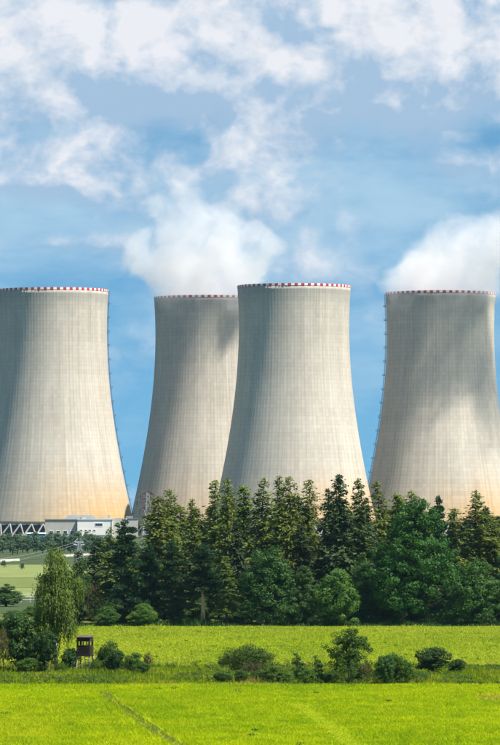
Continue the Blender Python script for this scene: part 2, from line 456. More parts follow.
def rim_piece(mat, dr, zz):
    m = MB(); r1 = tower_r(TH) + .04 + dr; r0 = tower_r(TH) - .9; h = math.pi / NR / 2
    V = []; N = 3
    for i in range(N + 1):
        t = -h + 2 * h * i / N
        for r, z in ((r0, TH - 1.2), (r1, TH - 1.2 - zz), (r1, TH + zz), (r0, TH + zz)): V.append((r * math.cos(t), r * math.sin(t), z))
    Fc = [(0, 1, 2, 3), (4 * N + 3, 4 * N + 2, 4 * N + 1, 4 * N)]
    for i in range(N):
        for k in range(4): Fc.append((4 * i + k, 4 * i + 4 + k, 4 * i + 4 + (k + 1) % 4, 4 * i + (k + 1) % 4))
    m.poly(V, Fc); return m.mesh('rim_block', mat)
RIM_R, RIM_W = rim_piece(PAINT_RED, .03, .12), rim_piece(PAINT_WHITE, 0.0, .1)
NC = 44
def column_mesh(sgn):
    rb, rt = tower_r(ZB) + 4.0, tower_r(ZB) - .3
    t = math.pi / NC * sgn
    return MB().tube([(rb, 0, .2), (rt * math.cos(t), rt * math.sin(t), ZB + .3)], [.55, .48], 6).mesh('column', COLCONC)
COLS = (column_mesh(1), column_mesh(-1))
def ring_wall(name, r0, r1, z0, z1, mat, n=88):
    V = []; Q = []
    for i in range(n):
        t = 2 * math.pi * i / n
        for r, z in ((r0, z0), (r1, z0), (r1, z1), (r0, z1)): V.append((r * math.cos(t), r * math.sin(t), z))
    for i in range(n):
        j = (i + 1) % n
        for k in range(4): Q.append((4 * i + k, 4 * j + k, 4 * j + (k + 1) % 4, 4 * i + (k + 1) % 4))
    return mesh_np(name, V, Q, mat)
BASIN = ring_wall('basin_wall', tower_r(ZB) + 3.0, tower_r(ZB) + 5.2, -3.0, .9, COLCONC)
FILL = ring_wall('fill_pack', 2.0, tower_r(ZB) - 2.5, -1.0, 7.0, simple('dark_fill', (.05, .055, .06), .9))
def ladder_mesh():
    m = MB()
    zs = np.linspace(2.0, TH - .5, 44)
    for s in (-.45, .45): m.tube([(tower_r(z) + .6, s, z) for z in zs], .10, 4)
    for z in np.arange(4, TH - 1, 2.58): m.box(tower_r(z) - .05, tower_r(z) + .7, -.5, .5, z, z + .16)
    for s in (-.55, .55): m.tube([(tower_r(z) + 1.0, s, z) for z in zs], .05, 4)
    return m.mesh('ladder', DARK_METAL)
LADDER = ladder_mesh()
def platform_mesh():
    m = MB(); m.box(-.2, 1.9, -1.3, 1.3, 0, .22)
    for s in (-1.25, 1.25): m.box(0, 1.85, s - .05, s + .05, 1.0, 1.12); m.box(1.75, 1.85, s - .05, s + .05, .2, 1.12)
    m.box(1.75, 1.85, -1.3, 1.3, 1.0, 1.12); return m.mesh('platform', DARK_METAL)
PLATFORM = platform_mesh()
TOWERS = {}
def tower(key, px, toppx, lad, label):
    D = F * (BASEZ + TH - CAMZ) / toppx
    root = empty('cooling_tower', (X(px, D), D, BASEZ)); TOWERS[key] = root
    tag(root, label, 'cooling tower', 'cooling towers of the power station')
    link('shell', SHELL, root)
    for k in range(NR * 2): link('rim_block', RIM_R if k % 2 else RIM_W, root, rot=(0, 0, (k + .5) * math.pi / NR))
    for k in range(NC):
        for cm in COLS: link('column', cm, root, rot=(0, 0, 2 * math.pi * k / NC))
    link('basin_wall', BASIN, root); link('fill_pack', FILL, root)
    if lad is not None:
        ld = link('ladder', LADDER, root, rot=(0, 0, lad))
        for z in np.arange(14, 150, 9.0): link('platform', PLATFORM, ld, loc=(tower_r(z), 0, z))
    return root
tower('a', 52.5, 235.0, math.radians(4), 'cooling tower cut off by the left edge, white building at its foot')
tower('b', 208.0, 227.5, math.radians(100), 'cooling tower partly hidden behind the tower beside it, steam billowing above')
tower('c', 294.0, 239.0, math.radians(80), 'nearest cooling tower in the middle, no steam above its clean rim')
tower('d', 440.5, 232.0, math.radians(181), 'right hand cooling tower with thick white steam spilling over its rim')

# ------------------------------------------------------------------ steam plumes (true volumes)
def plume(name, puffs, label, seed, dens):
    """puffs: world centre and radius in metres; hull mesh encloses the density field"""
    cx = sum(p[0] for p in puffs) / len(puffs); cyy = sum(p[1] for p in puffs) / len(puffs); cz = min(p[2] for p in puffs)
    loc = puffs_loc = [(x - cx, y - cyy, z - cz, r) for x, y, z, r in puffs]
    V = []; Q = []
    import bmesh
    bm = bmesh.new()
    for x, y, z, r in loc:
        bmesh.ops.create_icosphere(bm, subdivisions=2, radius=r * 1.25, matrix=Matrix.Translation((x, y, z)))
    me = bpy.data.meshes.new(name); bm.to_mesh(me); bm.free()
    o = link(name, me, loc=(cx, cyy, cz))
    md = o.modifiers.new('union', 'REMESH'); md.mode = 'VOXEL'; md.voxel_size = 5.0
    m, t = newmat('steam_' + str(seed))
    co = t.n('ShaderNodeTexCoord').outputs['Object']
    warp = t.v('SCALE', t.v('SUBTRACT', t.noise(t.v('ADD', co, (seed * 37.0, 0, 0)), .035, 2, .5, out=1), (.5, .5, .5)), 26.0)
    q = t.v('ADD', co, warp)
    f = None
    for x, y, z, r in loc:
        d = t.m('SUBTRACT', 1.0, t.m('DIVIDE', t.v('DISTANCE', q, (x, y, z), out=1), r))
        f = d if f is None else t.m('SMOOTH_MAX', f, d, .12)
    nz = t.noise(t.v('ADD', q, (seed * 91.0, 0, 0)), .045, 6, .67)
    g = t.m('SUBTRACT', t.m('ADD', f, t.m('MULTIPLY', t.m('SUBTRACT', nz, .5), 2.0)), .03)
    thin = t.rng(t.xyz(co)[2], 5.0, 75.0, 1.0, .35, True)
    den = t.m('MULTIPLY', t.m('MULTIPLY', t.rng(g, 0.0, .5, 0, 1, True), thin), dens)
    pv = t.n('ShaderNodeVolumePrincipled')
    t.put(pv.inputs['Color'], (1.0, .982, .984)); t.put(pv.inputs['Density'], den)
    pv.inputs['Anisotropy'].default_value = 0.2
    out = t.n('ShaderNodeOutputMaterial'); t.t.links.new(pv.outputs[0], out.inputs['Volume'])
    me.materials.append(m)
    m.cycles.volume_step_rate = 0.6
    tag(o, label, 'steam', 'steam plumes above the towers')
    return o
def px_puffs(key, lst):
    ty = TOWERS[key].location.y
    out = []
    for (px, py, r, dyy) in lst:
        D = ty + dyy; out.append((X(px, D), D, Z(py, D), r * D / F))
    return out
plume('steam_plume', px_puffs('b', [(207, 294, 46, 0), (176, 282, 34, -22), (232, 278, 40, -22), (205, 266, 40, -34), (158, 268, 30, -30), (254, 262, 28, -40),
      (178, 246, 34, -44), (226, 246, 38, -48), (246, 236, 26, -55), (196, 222, 32, -58), (168, 224, 24, -56), (188, 198, 24, -66), (226, 214, 26, -60), (144, 262, 26, -30), (140, 240, 20, -40), (158, 208, 22, -60), (266, 246, 22, -48)]),
      'white steam plume drifting up between the left and middle towers', 1, .044)
plume('steam_plume', px_puffs('d', [(440, 292, 48, 0), (408, 284, 28, -20), (452, 276, 38, -22), (420, 264, 30, -32), (466, 260, 38, -34), (442, 246, 32, -44),
      (490, 250, 38, -38), (468, 232, 28, -50), (505, 240, 38, -48), (532, 226, 40, -50), (562, 212, 42, -52), (600, 196, 44, -56), (480, 280, 32, -18)]),
      'white steam plume over the right hand tower, running out of the frame', 2, .040)

# ------------------------------------------------------------------ trees: builders
class Leaves:
    def __init__(s, rng): s.r = rng; s.p = []; s.d = []; s.l = []; s.w = []; s.n = []
    def add(s, p, d, l, w, n=(0., 0., 1.)): s.p.append(p); s.d.append(d); s.l.append(l); s.w.append(w); s.n.append(n)
    def bulk(s, P, Dv, l, w, N):
        for i in range(len(P)): s.p.append(P[i]); s.d.append(Dv[i]); s.l.append(l[i]); s.w.append(w[i]); s.n.append(N[i])
    def mesh(s, name, mat):
        P = np.array(s.p, dtype=np.float64); Dv = np.array(s.d); L = np.array(s.l)[:, None]; W = np.array(s.w)[:, None]
        Dv = Dv / (np.linalg.norm(Dv, axis=1, keepdims=True) + 1e-9)
        rv = np.array(s.n) + s.r.normal(size=P.shape) * .42; S = np.cross(Dv, rv); S /= (np.linalg.norm(S, axis=1, keepdims=True) + 1e-9)
        A = P - Dv * L * .5; B = P + S * W * .5; C = P + Dv * L * .5; E = P - S * W * .5
        V = np.stack([A, B, C, E], axis=1).reshape(-1, 3)
        Q = np.arange(len(V)).reshape(-1, 4)
        return mesh_np(name, V, Q, mat)
def conifer(seed, H, R, mat, bark, base=.08, branches=420, droop=.25, rise=.1, power=.85, spray=.75, dense=9.0, rag=.5, wid=.26, fork=0.0, bare=.3):
    """irregular conifer: branches at random heights, lobes of longer and shorter growth, some dead twigs"""
    rng = np.random.default_rng(seed); lv = Leaves(rng); tb = MB()
    lean = rng.normal(size=2) * .018; ph = rng.uniform(0, 6.28, 6)
    axis = lambda z: (lean[0] * z + .15 * math.sin(z * .35 + ph[0]), lean[1] * z + .15 * math.cos(z * .3 + ph[1]))
    tb.tube([(*axis(z), z) for z in np.linspace(-.4, H * .98, 9)], [max(.02, .012 * H * (1 - i / 8.5)) for i in range(9)], 7)
    tops = [(0.0, 0.0, H, 1.0)]
    if fork > 0: tops.append((.5 * math.cos(ph[2]) * R * .5, .5 * math.sin(ph[2]) * R * .5, H * (1 - fork), .8))
    for b in range(branches):
        tx, ty, TH_, fs = tops[0] if (fork <= 0 or rng.random() < .75) else tops[1]
        t = rng.random() ** 1.12
        z = base * H + (TH_ - base * H - .1) * t
        a = rng.uniform(0, 2 * math.pi)
        lobe = 1 + .28 * math.sin(2 * a + ph[3] + z * .22) + .22 * math.sin(z * .9 + ph[4] + a) + .12 * math.sin(3 * a + z * 1.7 + ph[5])
        L = fs * (R * (1 - t) ** power * (1 - .35 * max(0, .2 - t) / .2) * lobe * (1 - rag * rng.random()) + .25)
        L = max(.25, L)
        up_ = max(0.0, t - .6)
        ax, ay = axis(z); ax += tx * min(1, 2.5 * up_); ay += ty * min(1, 2.5 * up_)
        ca, sa = math.cos(a), math.sin(a)
        dr = droop * rng.uniform(.5, 1.4); rs = rise * rng.uniform(.2, 1.8) + .9 * up_
        pt = lambda s: np.array((ax + ca * L * s, ay + sa * L * s, z + L * (rs * s - dr * s * s)))
        if L > 1.0 and b % 3 == 0: tb.tube([pt(0), pt(.5), pt(.95)], [.05 * L / R + .02, .035, .012], 3, False)
        if rng.random() < bare * max(0, .45 - t): continue
        n = max(4, int(L * dense))
        for i in range(n):
            s = .12 + .88 * ((i + rng.random()) / n) ** .8
            side = rng.choice((-1, 1)) * rng.uniform(.1, 1.3)
            d = np.array((ca - sa * side, sa + ca * side, rng.normal() * .45 - .8 * droop - .15))
            ln = spray * rng.uniform(.4, 1.2) * (.5 + .5 * (1 - t))
            off = np.array((-sa * side, ca * side, 0)) * ln * .55 * (1.15 - s)
            lv.add(pt(s) + off + rng.normal(size=3) * .13 + np.array((0, 0, -.12 * ln)), d, ln, wid * rng.uniform(.5, 1.3), (ca * .7, sa * .7, .65))
    for tx, ty, TH_, fs in tops:
        ax, ay = axis(TH_)
        for k in range(5): lv.add(np.array((ax + tx, ay + ty, TH_ - .2 * k)), np.array((rng.normal() * .3, rng.normal() * .3, 1.)), .6, .14)
    return tb.mesh('trunk', bark, True), lv.mesh('crown', mat)
def blob_pts(rng, n, c, r, flat=1.0):
    d = rng.normal(size=(n, 3)); d /= np.linalg.norm(d, axis=1, keepdims=True)
    rad = r * rng.uniform(.45, 1.0, size=(n, 1)) ** .6
    P = np.array(c) + d * rad * np.array((1, 1, flat))
    return P, d
def broadleaf(seed, H, W, mat, bark, base=.12, lobes=9, clumps=95, per=95, leaf=.38, hang=0.0, trunk_r=.022, clump_r=.11, flat=.8, prof=(.55, .9, 1.0, .8, .35)):
    rng = np.random.default_rng(seed); lv = Leaves(rng); tb = MB()
    zc0, zc1 = base * H, H
    lob = []
    for i in range(lobes):
        t = (i + .5) / lobes
        zz = zc0 + (zc1 - zc0) * (.16 + .70 * t)
        rr = W * .5 * float(np.interp(t, np.linspace(0, 1, len(prof)), prof))
        a = i * 2.4 + rng.random()
        off = rr * rng.uniform(.3, .55)
        lob.append((off * math.cos(a), off * math.sin(a), zz, max(W * .16, rr * rng.uniform(.48, .66))))
    lob.append((0, 0, zc1 - W * .2, W * .2)); lob.append((0, 0, (zc0 + zc1) * .5, W * .34))
    wsum = np.array([l[3] ** 2 for l in lob]); wsum /= wsum.sum()
    tb.tube([(0, 0, -.4), (.05, .03, H * .2), (-.1, .1, H * .45), (0, 0, H * .75)], [trunk_r * H * 1.3, trunk_r * H, trunk_r * H * .6, trunk_r * H * .15], 7)
    for c in range(clumps):
        l = lob[rng.choice(len(lob), p=wsum)]
        d = rng.normal(size=3); d[2] = d[2] * .9 + .15; d /= np.linalg.norm(d)
        cr = clump_r * W * rng.uniform(.55, 1.25)
        C = np.array(l[:3]) + d * l[3] * np.array((1, 1, flat)) * rng.uniform(.75, 1.08)
        if C[2] < zc0 * .6 + .2: C[2] = zc0 * .6 + .2 + rng.random() * .4
        n = int(per * rng.uniform(.6, 1.3))
        P, dd = blob_pts(rng, n, C, cr, .75); N = dd + d * .5 + np.array((0, 0, .25))
        if hang > 0: dd = dd * .25 + np.array((0, 0, -1.0))
        else: dd = np.cross(dd, rng.normal(size=dd.shape)) + rng.normal(size=dd.shape) * .25
        lv.bulk(P, dd, leaf * rng.uniform(.6, 1.3, size=n), leaf * .62 * rng.uniform(.6, 1.3, size=n), N)
        if c % 3 == 0:
            s = np.array((0, 0, H * .2 + .5 * max(0, C[2] - H * .25)))
            mid = (s + C) * .5 + np.array((0, 0, .06 * H * rng.random()))
            tb.tube([s, mid, C], [trunk_r * H * .35, trunk_r * H * .2, .02], 4, False)
        if hang > 0:
            for k in range(8):
                q = C + rng.normal(size=3) * cr * .5; ln = hang * rng.uniform(.4, 1.2)
                m = int(ln / .11)
                for i in range(m):
                    p = q + np.array((rng.normal() * .05, rng.normal() * .05, -ln * i / m))
                    if p[2] < .35: break
                    lv.add(p, np.array((rng.normal() * .35, rng.normal() * .35, -1.)), leaf * rng.uniform(.7, 1.2), leaf * .5, d + np.array((0, 0, .3)))
    return tb.mesh('trunk', bark, True), lv.mesh('crown', mat)
def pine(seed, H, W, mat, bark, base=.35, tiers=11, leaf=.55, per=85):
    rng = np.random.default_rng(seed); lv = Leaves(rng); tb = MB()
    tb.tube([(0, 0, -.4), (.1, 0, H * .3), (-.08, .1, H * .65), (0, 0, H * .97)], [.016 * H, .013 * H, .009 * H, .02], 7)
    for j in range(tiers):
        t = (j + .3) / tiers; z = H * (base + (1 - base) * t)
        Lm = W * .5 * (1 - t ** 1.6) * (.75 + .25 * math.sin(j * 2.1 + seed)) + .5
        for k in range(6):
            if rng.random() < .16: continue
            a = 2 * math.pi * k / 6 + rng.normal() * .35; L = Lm * rng.uniform(.5, 1.1)
            e_ = np.array((math.cos(a) * L, math.sin(a) * L, z + L * rng.uniform(-.05, .3)))
            tb.tube([(0, 0, z), e_ * np.array((.5, .5, 0)) + np.array((0, 0, z + .02 * L)), e_], [.06, .045, .015], 3, False)
            for s in (.45, .75, 1.0):
                if L * s < .6: continue
                C = np.array((0, 0, z)) * (1 - s) + e_ * s + rng.normal(size=3) * .15
                n = int(per * rng.uniform(.6, 1.2)); P, dd = blob_pts(rng, n, C, .9 * rng.uniform(.7, 1.25), .55); N = dd + np.array((math.cos(a) * .3, math.sin(a) * .3, .3))
                dd = dd + np.array((math.cos(a), math.sin(a), .35)) * .6
                lv.bulk(P, dd, leaf * rng.uniform(.6, 1.2, size=n), .26 * rng.uniform(.6, 1.3, size=n), N)
    P, dd = blob_pts(rng, 120, (0, 0, H - .5), .7, 1.3); lv.bulk(P, dd + np.array((0, 0, .8)), leaf * np.ones(120), .2 * np.ones(120), dd)
    return tb.mesh('trunk', bark, True), lv.mesh('crown', mat)

KINDS = {}
NOM = {}
def kind(name, H, W, fn): KINDS[name] = fn; NOM[name] = (H, W)
for i in range(6):
    H, R = 24, (2.7, 3.1, 2.5, 3.3, 2.9, 2.6)[i]
    kind('larch%d' % i, H, 2 * R, conifer(100 + i, H, R, LARCH, BARK, base=(.12, .2, .1, .16, .22, .12)[i], branches=(500, 560, 460, 600, 520, 480)[i], droop=(.3, .42, .24, .36, .5, .3)[i],
         rise=(.26, .2, .34, .16, .28, .22)[i], power=(.52, .42, .62, .48, .40, .56)[i], spray=.85, dense=9, rag=.72, wid=.24, fork=(0, .05, 0, .09, 0, .04)[i]))
for i in range(4):
    H, R = 24, (2.9, 3.2, 2.7, 3.0)[i]
    kind('spruce%d' % i, H, 2 * R, conifer(200 + i, H, R, (SPRUCE, SPRUCE, DARKLARCH, SPRUCE)[i], BARK, base=.04, branches=(600, 640, 560, 600)[i], droop=(.45, .55, .4, .6)[i], rise=.14, power=(.60, .54, .68, .56)[i],
         spray=.9, dense=10, rag=.55, wid=.28, fork=(0, 0, .06, 0)[i]))
kind('pine0', 22, 9, pine(301, 22, 9, PINE, BARK, base=.12, tiers=15))
kind('pine1', 20, 8, pine(302, 20, 8, PINE, BARK, base=.22, tiers=13))
kind('pine2', 22, 6, pine(303, 22, 6, PINE, PALEBARK, base=.38, tiers=11))
kind('oak0', 22, 16, broadleaf(401, 22, 16, OAK, DARKBARK, base=.0, lobes=20, clumps=560, per=80, leaf=.40, clump_r=.07, prof=(.9, 1.0, .95, .72, .42, .22)))
kind('broad0', 14, 11, broadleaf(411, 14, 11, BROAD, DARKBARK, base=.0, lobes=11, clumps=250, per=80, prof=(.9, 1, .95, .75, .35), leaf=.4, clump_r=.1))
kind('broad1', 14, 9, broadleaf(412, 14, 9, BROAD, DARKBARK, base=.0, lobes=10, clumps=210, per=80, prof=(.9, 1, .95, .75, .35), leaf=.4, clump_r=.11))
kind('light0', 10, 9, broadleaf(421, 10, 9, LIGHT, DARKBARK, base=.0, lobes=9, clumps=190, per=80, prof=(.9, 1, .9, .7, .35), leaf=.36, clump_r=.11))
kind('birch0', 14.3, 6.0, broadleaf(431, 14.3, 6.0, BIRCH, BIRCHBARK, base=.2, lobes=11, clumps=190, per=60, leaf=.24, hang=1.8, clump_r=.12, trunk_r=.011, flat=1.1))
for i in range(3):
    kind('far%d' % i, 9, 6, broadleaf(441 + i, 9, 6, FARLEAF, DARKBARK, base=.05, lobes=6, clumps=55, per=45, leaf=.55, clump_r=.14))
kind('shrub0', 3.2, 8.0, broadleaf(451, 3.2, 8.0, SHRUB, DARKBARK, base=.02, lobes=12, clumps=190, per=75, leaf=.17, clump_r=.075, flat=.45, trunk_r=.02))
kind('shrub1', 3.0, 4.2, broadleaf(452, 3.0, 4.2, SHRUB, DARKBARK, base=.02, lobes=8, clumps=110, per=75, leaf=.16, clump_r=.1, flat=.7, trunk_r=.02))
kind('shrub2', 4.0, 4.5, broadleaf(453, 4.0, 4.5, DARKSHRUB, DARKBARK, base=.02, lobes=8, clumps=110, per=80, leaf=.2, clump_r=.11, flat=.8, trunk_r=.02))
kind('small0', 6.3, 5.4, broadleaf(454, 6.3, 5.4, SHRUB, DARKBARK, base=.10, lobes=9, clumps=120, per=70, leaf=.2, clump_r=.10, flat=.85, trunk_r=.012))
kind('sapling0', 3.2, 1.9, broadleaf(455, 3.2, 1.9, DARKSHRUB, DARKBARK, base=.05, lobes=5, clumps=34, per=45, leaf=.15, clump_r=.16, flat=1.0, trunk_r=.012))
kind('brown0', 3.0, 3.0, broadleaf(456, 3.0, 3.0, BROWNSHRUB, DARKBARK, base=.02, lobes=6, clumps=60, per=40, leaf=.13, clump_r=.12, trunk_r=.02))

rnd = random.Random(5)
def plant(kindname, name, px, top, D, wpx, label, cat, group=None, rz=None, basez=None):
    """stand a plant at distance D on the land so that its top and spread match its real height and width"""
    H, W = NOM[kindname]; bz = terr(D) if basez is None else basez
    h = Z(top, D) - bz; sz = h / H; sw = (wpx * D / F) / W
    root = empty(name, (X(px, D), D, bz), rnd.uniform(0, 6.28) if rz is None else rz, (sw, sw, sz))
    tag(root, label, cat, group)
    tr, cr = KINDS[kindname]
    link('trunk', tr, root); link('crown', cr, root)
    return root

# ---- the wood: every tree placed one by one, (kind, name, column, top row, distance, spread, label)
WOOD = [
 ('larch0', 'larch_tree', 107, 527, 868, 33, 'light green larch top rising behind the black-green pine, before the white building'),
 ('larch4', 'larch_tree', 156, 497, 846, 51, 'leftmost tall olive larch, just right of the pylon top'),
 ('larch1', 'larch_tree', 176, 490, 852, 44, 'olive larch with pointed top, second of the tall larches from the pylon'),
 ('larch5', 'larch_tree', 191, 499, 860, 38, 'shorter olive larch in the dip between two pointed tops under the shaded second tower'),
 ('larch2', 'larch_tree', 208, 481, 850, 46, 'tall pointed larch in front of the sunlit stripe of the half hidden tower'),
 ('larch3', 'larch_tree', 226, 479, 844, 41, 'slim tall larch at the foot of the left flank of the middle tower'),
 ('larch4', 'larch_tree', 242, 486, 856, 46, 'larch in the shaded left quarter under the middle tower'),
 ('larch0', 'larch_tree', 260, 478, 848, 49, 'broad light larch below the shadow edge of the middle tower'),
 ('larch5', 'larch_tree', 278, 476, 853, 44, 'pale larch just left of the centre line of the middle tower'),
 ('larch1', 'larch_tree', 293, 477, 847, 44, 'feathery olive larch right under the centre of the middle tower'),
 ('larch3', 'larch_tree', 308, 480, 855, 46, 'olive larch just right of the centre of the middle tower'),
 ('spruce1', 'spruce_tree', 324, 489, 849, 44, 'dark green spruce left of the highest dark spire'),
 ('spruce0', 'spruce_tree', 341, 475, 842, 51, 'tallest dark spruce, highest spire under the right half of the middle tower'),
 ('spruce2', 'spruce_tree', 356, 479, 846, 46, 'dark spruce with hanging brownish twigs, next right of the highest spire'),
 ('larch2', 'larch_tree', 378, 482, 856, 41, 'olive conifer top in the gap between middle and right towers'),
 ('spruce3', 'spruce_tree', 366, 498, 850, 38, 'small dark spruce between the hanging-twig spruce and the tower gap'),
 ('larch4', 'larch_tree', 396, 494, 862, 41, 'green conifer top above the left shoulder of the big oak'),
 ('larch0', 'larch_tree', 414, 491, 864, 49, 'conifer peak rising straight behind the crown of the big oak'),
 ('pine2', 'pine_tree', 438, 498, 858, 26, 'thin open pine top standing free right of the big oak peak'),
 ('spruce2', 'spruce_tree', 450, 512, 850, 33, 'low dark spruce between the thin open pine and the right hand larch'),
 ('larch5', 'larch_tree', 472, 491, 846, 51, 'tall bright larch in front of the tan foot of the right tower'),
 ('spruce3', 'spruce_tree', 485, 507, 852, 41, 'dark conifer just right of the tall bright right hand larch'),
 ('larch1', 'larch_tree', 499, 516, 848, 41, 'conifer top cut by the right edge of the picture'),
 ('pine1', 'pine_tree', 516, 508, 850, 40, None),
 # front rank
 ('broad1', 'broadleaf_tree', 79, 551, 838, 36, 'dark round broadleaf tree just right of the weeping birch'),
 ('brown0', 'dead_shrub', 95, 578, 826, 22, 'brownish half dry shrub between dark broadleaf tree and black-green pine'),
 ('pine0', 'pine_tree', 125, 521, 826, 54, 'big black-green pine at the left end of the wood, layered branches'),
 ('pine1', 'pine_tree', 150, 546, 828, 40, 'lower dark pine right beside the big black-green pine'),
 ('pine0', 'pine_tree', 172, 541, 824, 44, 'dark pine below the two leftmost pointed larches'),
 ('pine2', 'pine_tree', 203, 545, 821, 44, 'pine showing its pale bare trunk at the field edge'),
 ('larch1', 'larch_tree', 227, 556, 823, 32, 'low yellowish larch between the bare trunk pine and the dark round tree'),
 ('broad0', 'broadleaf_tree', 267, 544, 824, 72, 'large dark rounded broadleaf tree under the middle tower, front of the wood'),
 ('broad1', 'broadleaf_tree', 304, 566, 823, 40, 'medium dark broadleaf tree left of the light green bushy one'),
 ('light0', 'broadleaf_tree', 336, 570, 821, 54, 'light green bushy tree left of the big oak'),
 ('oak0', 'oak_tree', 415, 497, 828, 106, 'huge deep green oak with full crown down to the field'),
 ('broad1', 'broadleaf_tree', 362, 553, 832, 36, 'dark broadleaf tree in shade between the light bushy tree and the big oak'),
 ('broad0', 'broadleaf_tree', 478, 556, 823, 56, 'grey-green broadleaf tree right of the big oak'),
 ('broad1', 'broadleaf_tree', 506, 548, 826, 40, 'dark broadleaf tree at the right edge of the wood, cut by the frame'),
 ('spruce1', 'spruce_tree', 240, 520, 836, 40, 'dark spruce behind the large rounded tree, below the larches'),
 ('spruce2', 'spruce_tree', 190, 528, 838, 38, 'dark spruce filling the second rank behind the bare trunk pine'),
 ('spruce0', 'spruce_tree', 300, 524, 840, 40, 'dark spruce in the second rank right of the large rounded tree'),
 ('light0', 'shrub', 144, 604, 819, 34, 'low green bush at the field edge beneath the lower dark pine'),
 ('light0', 'shrub', 108, 607, 819, 30, 'low green bush at the field edge beneath the big black-green pine'),
]
for k_, nm, px, top, D, wd, lab in WOOD:
    if lab is None: lab = 'dark pine standing outside the right edge beside the wood'
    plant(k_, nm, px, top, D, wd, lab, 'shrub' if 'shrub' in nm else 'tree', 'trees of the wood along the field' if 'tree' in nm else None)

fr = random.Random(3)
for i in range(26):
    px = 98 + i * 16.6 + fr.uniform(-5, 5)
    plant(('spruce0', 'larch3', 'spruce2', 'larch1', 'spruce3', 'larch4')[i % 6], 'spruce_tree' if i % 2 == 0 else 'larch_tree', px, 503 + fr.uniform(-7, 9) + (34 if px < 140 else 0) + (8 if px > 430 else 0), 875 + fr.uniform(-8, 22), 54,
          'conifer deep in the wood, only glimpsed between the front trees', 'tree', 'conifers deep in the wood')
for i in range(17):
    px = 66 + i * 26.5 + fr.uniform(-6, 6)
    plant(('broad1', 'broad0')[i % 2], 'shrub', px, 596 + fr.uniform(-6, 8), 833 + fr.uniform(-3, 5), 34, 'dark bush in the shade under the trees along the foot of the wood', 'shrub', 'bushes under the wood edge')
# ---- the rough hedge between the two fields
plant('birch0', 'birch_tree', 56, 550, 567, 52, 'weeping birch with hanging light green branches beside the hunting stand', 'tree')
plant('shrub2', 'shrub', 18, 612, 566, 58, 'big dark bush at the left edge in front of the weeping birch', 'shrub')
plant('shrub2', 'shrub', 45, 630, 563, 40, 'dark bush under the weeping birch', 'shrub')
plant('brown0', 'dead_shrub', 3, 622, 562, 16, 'reddish brown dry bush at the very left edge', 'shrub')
plant('shrub2', 'shrub', 70, 648, 566, 22, 'small dark bush at the left feet of the hunting stand', 'shrub')
plant('shrub1', 'shrub', 108, 642, 563, 32, 'green bush just right of the hunting stand', 'shrub')
plant('shrub2', 'shrub', 116, 650, 558, 26, 'low dark bush in front of the bush right of the hunting stand', 'shrub')
plant('shrub1', 'shrub', 133, 653, 560, 30, 'rounded low bush two steps right of the hunting stand', 'shrub')
plant('brown0', 'dead_shrub', 148, 650, 560, 13, 'thin brownish bush at the right end of the bushes by the stand', 'shrub')
plant('shrub0', 'shrub', 249, 645, 560, 68, 'wide dome shaped green bush in the middle of the hedge', 'shrub')
plant('brown0', 'dead_shrub', 254, 661, 548, 26, 'reddish brown dry scrub below the wide dome shaped bush', 'shrub')
plant('shrub1', 'shrub', 274, 666, 528, 32, 'bright low bush in front of the right end of the dome bush', 'shrub')
plant('sapling0', 'sapling', 298, 653, 524, 17, 'slim dark sapling between the dome bush and the small tree', 'shrub')
plant('sapling0', 'sapling', 318, 656, 526, 16, 'slim sapling just left of the small tree', 'shrub')
plant('shrub1', 'shrub', 308, 669, 523, 22, 'low bush between the two slim saplings', 'shrub')
plant('small0', 'small_tree', 349, 627, 524, 52, 'small round crowned tree in the hedge, tallest right of the stand', 'tree')
plant('sapling0', 'shrub', 351, 662, 520, 13, 'narrow dark bush at the foot of the small round crowned tree', 'shrub')
plant('brown0', 'dead_shrub', 365, 660, 528, 18, 'dry brownish scrub right of the small round crowned tree', 'shrub')
plant('shrub2', 'shrub', 385, 655, 522, 26, 'dark left half of the bush pair right of the small tree', 'shrub')
plant('shrub1', 'shrub', 397, 654, 524, 42, 'brighter green bush with pale twigs right of the small tree', 'shrub')
plant('shrub2', 'shrub', 433, 647, 560, 46, 'dense dark green bush standing free at the right of the hedge', 'shrub')
plant('shrub2', 'shrub', 457, 659, 561, 24, 'small companion bush right of the dense dark green bush', 'shrub')

sc_ = random.Random(8)
for px in (288, 303, 313, 328, 338, 360, 372, 378, 408, 416, 425, 444, 262, 240, 222, 141, 98, 62, 30):
    plant(('shrub1', 'shrub2', 'shrub0')[int(px) % 3], 'shrub', px + sc_.uniform(-2, 2), 670 + sc_.uniform(-3, 4) - (10 if px < 200 else 0), (527 if 200 < px < 420 else 556) + sc_.uniform(0, 8), 20 + sc_.uniform(-4, 8),
          'low leafy scrub clump among the taller bushes of the hedge', 'shrub', 'low scrub along the hedge')
